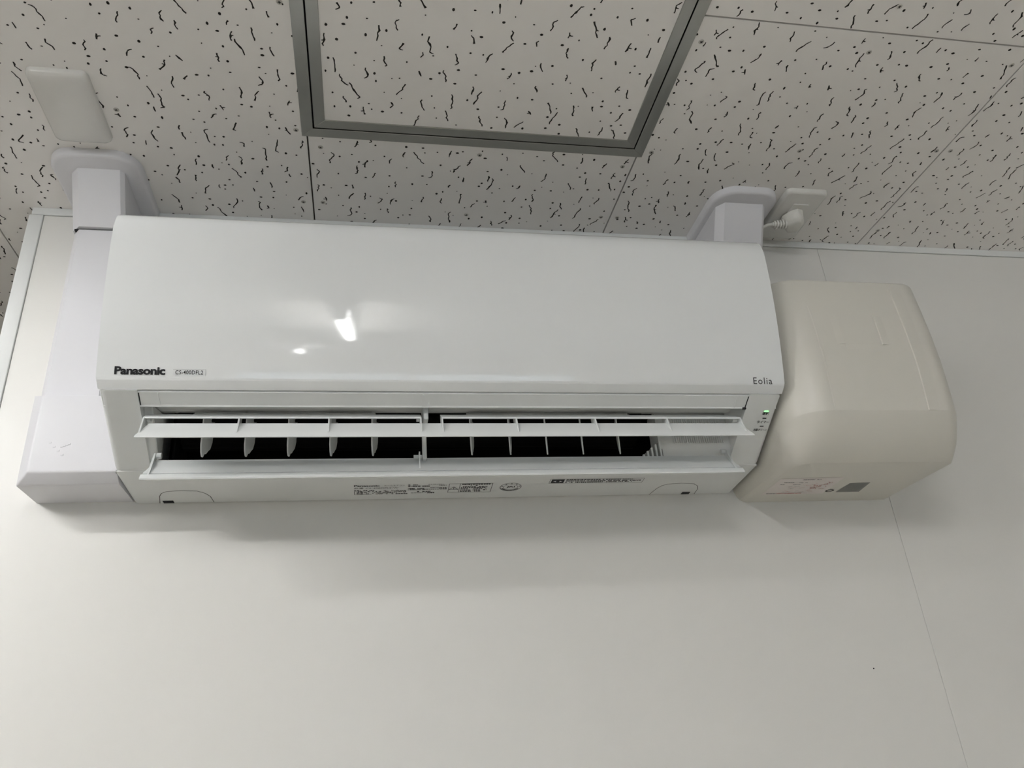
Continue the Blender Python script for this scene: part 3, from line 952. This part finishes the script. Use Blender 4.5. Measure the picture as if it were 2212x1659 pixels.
# ------------------------------------------------------------------ beige box right of the unit
bx_ = thing('drain_pump_box', 'large beige rounded plastic box on the wall at the right end of the air conditioner', 'pump box', (0.706, 0, -0.4565))
def section(z, d, r, xl, rl):
    x1, y0 = 0.822, -0.0004
    return [(p[0], p[1], z) for p in ([(x1, y0)] + [(xl, y0)] + arc(xl + rl, -d + rl, rl, 180, 270, 12) + arc(x1 - r, -d + r, r, 270, 360, 12))]
prof = [(-0.4565, 0.1560, 0.008, 0.606, 0.026), (-0.4560, 0.1575, 0.009, 0.603, 0.028), (-0.4525, 0.1640, 0.012, 0.5975, 0.032), (-0.4470, 0.1725, 0.016, 0.5935, 0.036), (-0.4400, 0.1815, 0.020, 0.591, 0.040),
        (-0.4320, 0.1895, 0.024, 0.590, 0.043), (-0.4220, 0.1972, 0.028, 0.590, 0.045), (-0.4120, 0.2038, 0.032, 0.590, 0.047), (-0.4075, 0.2066, 0.033, 0.590, 0.048), (-0.4060, 0.2070, 0.033, 0.590, 0.048), (-0.3950, 0.2082, 0.034, 0.590, 0.048), (-0.3700, 0.2105, 0.035, 0.590, 0.048),
        (-0.3380, 0.2120, 0.035, 0.590, 0.048), (-0.3000, 0.2110, 0.035, 0.590, 0.048), (-0.2600, 0.2080, 0.035, 0.590, 0.048), (-0.2280, 0.2050, 0.035, 0.590, 0.048), (-0.2190, 0.2040, 0.035, 0.590, 0.048), (-0.2165, 0.2020, 0.034, 0.591, 0.047), (-0.2155, 0.1990, 0.032, 0.593, 0.045)]
shell = loft('shell', 'beige', bx_, [section(*p) for p in prof], 21)
def fd(z):
    for a, b in zip(prof[:-1], prof[1:]):
        if a[0] <= z <= b[0]:
            t = (z - a[0]) / (b[0] - a[0])
            return a[1] + (b[1] - a[1]) * t
    return prof[-1][1]
# raised borders around the sunken lid and the sunken square on the front
def border(name, x_edge, out, z0, z1, h, taper, parent):
    bm = bmesh.new()
    q = 12
    zl = [z0 + (z1 - z0) * i / q for i in range(q + 1)]
    R = [[bm.verts.new((x_edge, -fd(z) + 0.001, z)), bm.verts.new((x_edge + out * 0.0012, -fd(z) - h, z)), bm.verts.new((x_edge + out * taper, -fd(z) + 0.0001, z)), bm.verts.new((x_edge + out * taper, -fd(z) + 0.001, z))] for z in zl]
    for i in range(q):
        for k in range(4):
            bm.faces.new((R[i][k], R[i][(k + 1) % 4], R[i + 1][(k + 1) % 4], R[i + 1][k]))
    bm.faces.new(R[0])
    bm.faces.new(list(reversed(R[-1])))
    return bobj(name, bm, 'beige', parent, 15)
border('lid_border', 0.7655, 1, -0.4066, -0.2290, 0.0014, 0.019, bx_)
border('lid_border', 0.6410, -1, -0.4066, -0.2600, 0.0004, 0.0035, bx_)
border('square_border', 0.7260, 1, -0.3175, -0.2740, 0.0012, 0.013, bx_)
border('square_border', 0.6750, -1, -0.3175, -0.2740, 0.0009, 0.012, bx_)
def ledge(name, x0, x1, z_edge, out, h, taper):
    ze, zo = z_edge, z_edge + out * taper
    prism(name, 'beige', bx_, [(-fd(ze) + 0.001, ze), (-fd(ze) - h, ze + out * 0.0003), (-fd(zo) + 0.0001, zo), (-fd(zo) + 0.001, zo)], 'x', x0, x1)
ledge('square_border', 0.6750, 0.7260, -0.3175, -1, 0.0008, 0.009)

# stickers on its underside
US, VS = Vector((1, 0, 0)), Vector((0, -1, 0))
def ub(x, y):
    return (x, y, -0.4565)
s1 = print_mesh('notice_sticker', 'paper', bx_, [[(-0.001, 0.0), (0.0905, 0.002), (0.0850, 0.0700), (-0.004, 0.0660)]], ub(0.6140, -0.0330), US, VS, 0.0003)
s1['label'] = 'pale sticker with faint red and grey print'
rr = random.Random(9)
Q1, Q2, Q3 = [], [], []
dashes(Q1, 0.030, 0.056, 0.0610, 0.0024, 0.8)
dashes(Q1, 0.008, 0.022, 0.0505, 0.0026, 0.7)
dashes(Q1, 0.030, 0.042, 0.0500, 0.0022, 0.7)
dashes(Q1, 0.006, 0.014, 0.0430, 0.0026, 0.7)
dashes(Q1, 0.022, 0.036, 0.0420, 0.0022, 0.6)
dashes(Q1, 0.004, 0.018, 0.0050, 0.0028, 0.95)
dashes(Q2, 0.019, 0.056, 0.0056, 0.0022, 0.97)
for k in range(34):
    a, b, an, l = rr.uniform(0.056, 0.078), rr.uniform(0.024, 0.052), rr.uniform(0, 3.14), rr.uniform(0.002, 0.006)
    d = (math.cos(an) * l / 2, math.sin(an) * l / 2)
    nn = (-math.sin(an) * 0.00035, math.cos(an) * 0.00035)
    Q2.append([(a - d[0] - nn[0], b - d[1] - nn[1]), (a + d[0] - nn[0], b + d[1] - nn[1]), (a + d[0] + nn[0], b + d[1] + nn[1]), (a - d[0] + nn[0], b - d[1] + nn[1])])
for k in range(30):
    a, b, an, l = rr.uniform(0.022, 0.066), rr.uniform(0.012, 0.042), rr.uniform(-0.6, 0.6), rr.uniform(0.003, 0.010)
    d = (math.cos(an) * l / 2, math.sin(an) * l / 2)
    nn = (-math.sin(an) * 0.0003, math.cos(an) * 0.0003)
    (Q3 if k % 3 else Q1).append([(a - d[0] - nn[0], b - d[1] - nn[1]), (a + d[0] - nn[0], b + d[1] - nn[1]), (a + d[0] + nn[0], b + d[1] + nn[1]), (a - d[0] + nn[0], b - d[1] + nn[1])])
print_mesh('sticker_print', 'inkl', s1, Q1, ub(0.6140, -0.0330), US, VS, 0.0006)
print_mesh('sticker_print', 'red', s1, Q2, ub(0.6140, -0.0330), US, VS, 0.0006)
print_mesh('sticker_print', 'pink', s1, Q3, ub(0.6140, -0.0330), US, VS, 0.0006)
s2 = print_mesh('rating_sticker', 'silver', bx_, [[(0.0, 0.0), (0.0360, 0.0), (0.0290, 0.0400), (0.0, 0.0370)]], ub(0.7215, -0.0405), US, VS, 0.0003)
s2['label'] = 'dark grey rating sticker'
Q = []
for v in (0.006, 0.0115, 0.017, 0.0225):
    dashes(Q, 0.0025 if v > 0.012 else 0.013, 0.0285, v, 0.0028, 0.8)
Q.append(bar(0.002, 0.027, 0.029, 0.0305))
print_mesh('sticker_print', 'inkl', s2, Q, ub(0.7215, -0.0405), US, VS, 0.0006)
print_mesh('round_mark', 'inkg', bx_, ring2(0.0062, 0.0052, 0.0022, 20), ub(0.7085, -0.0480), US, VS, 0.0005)
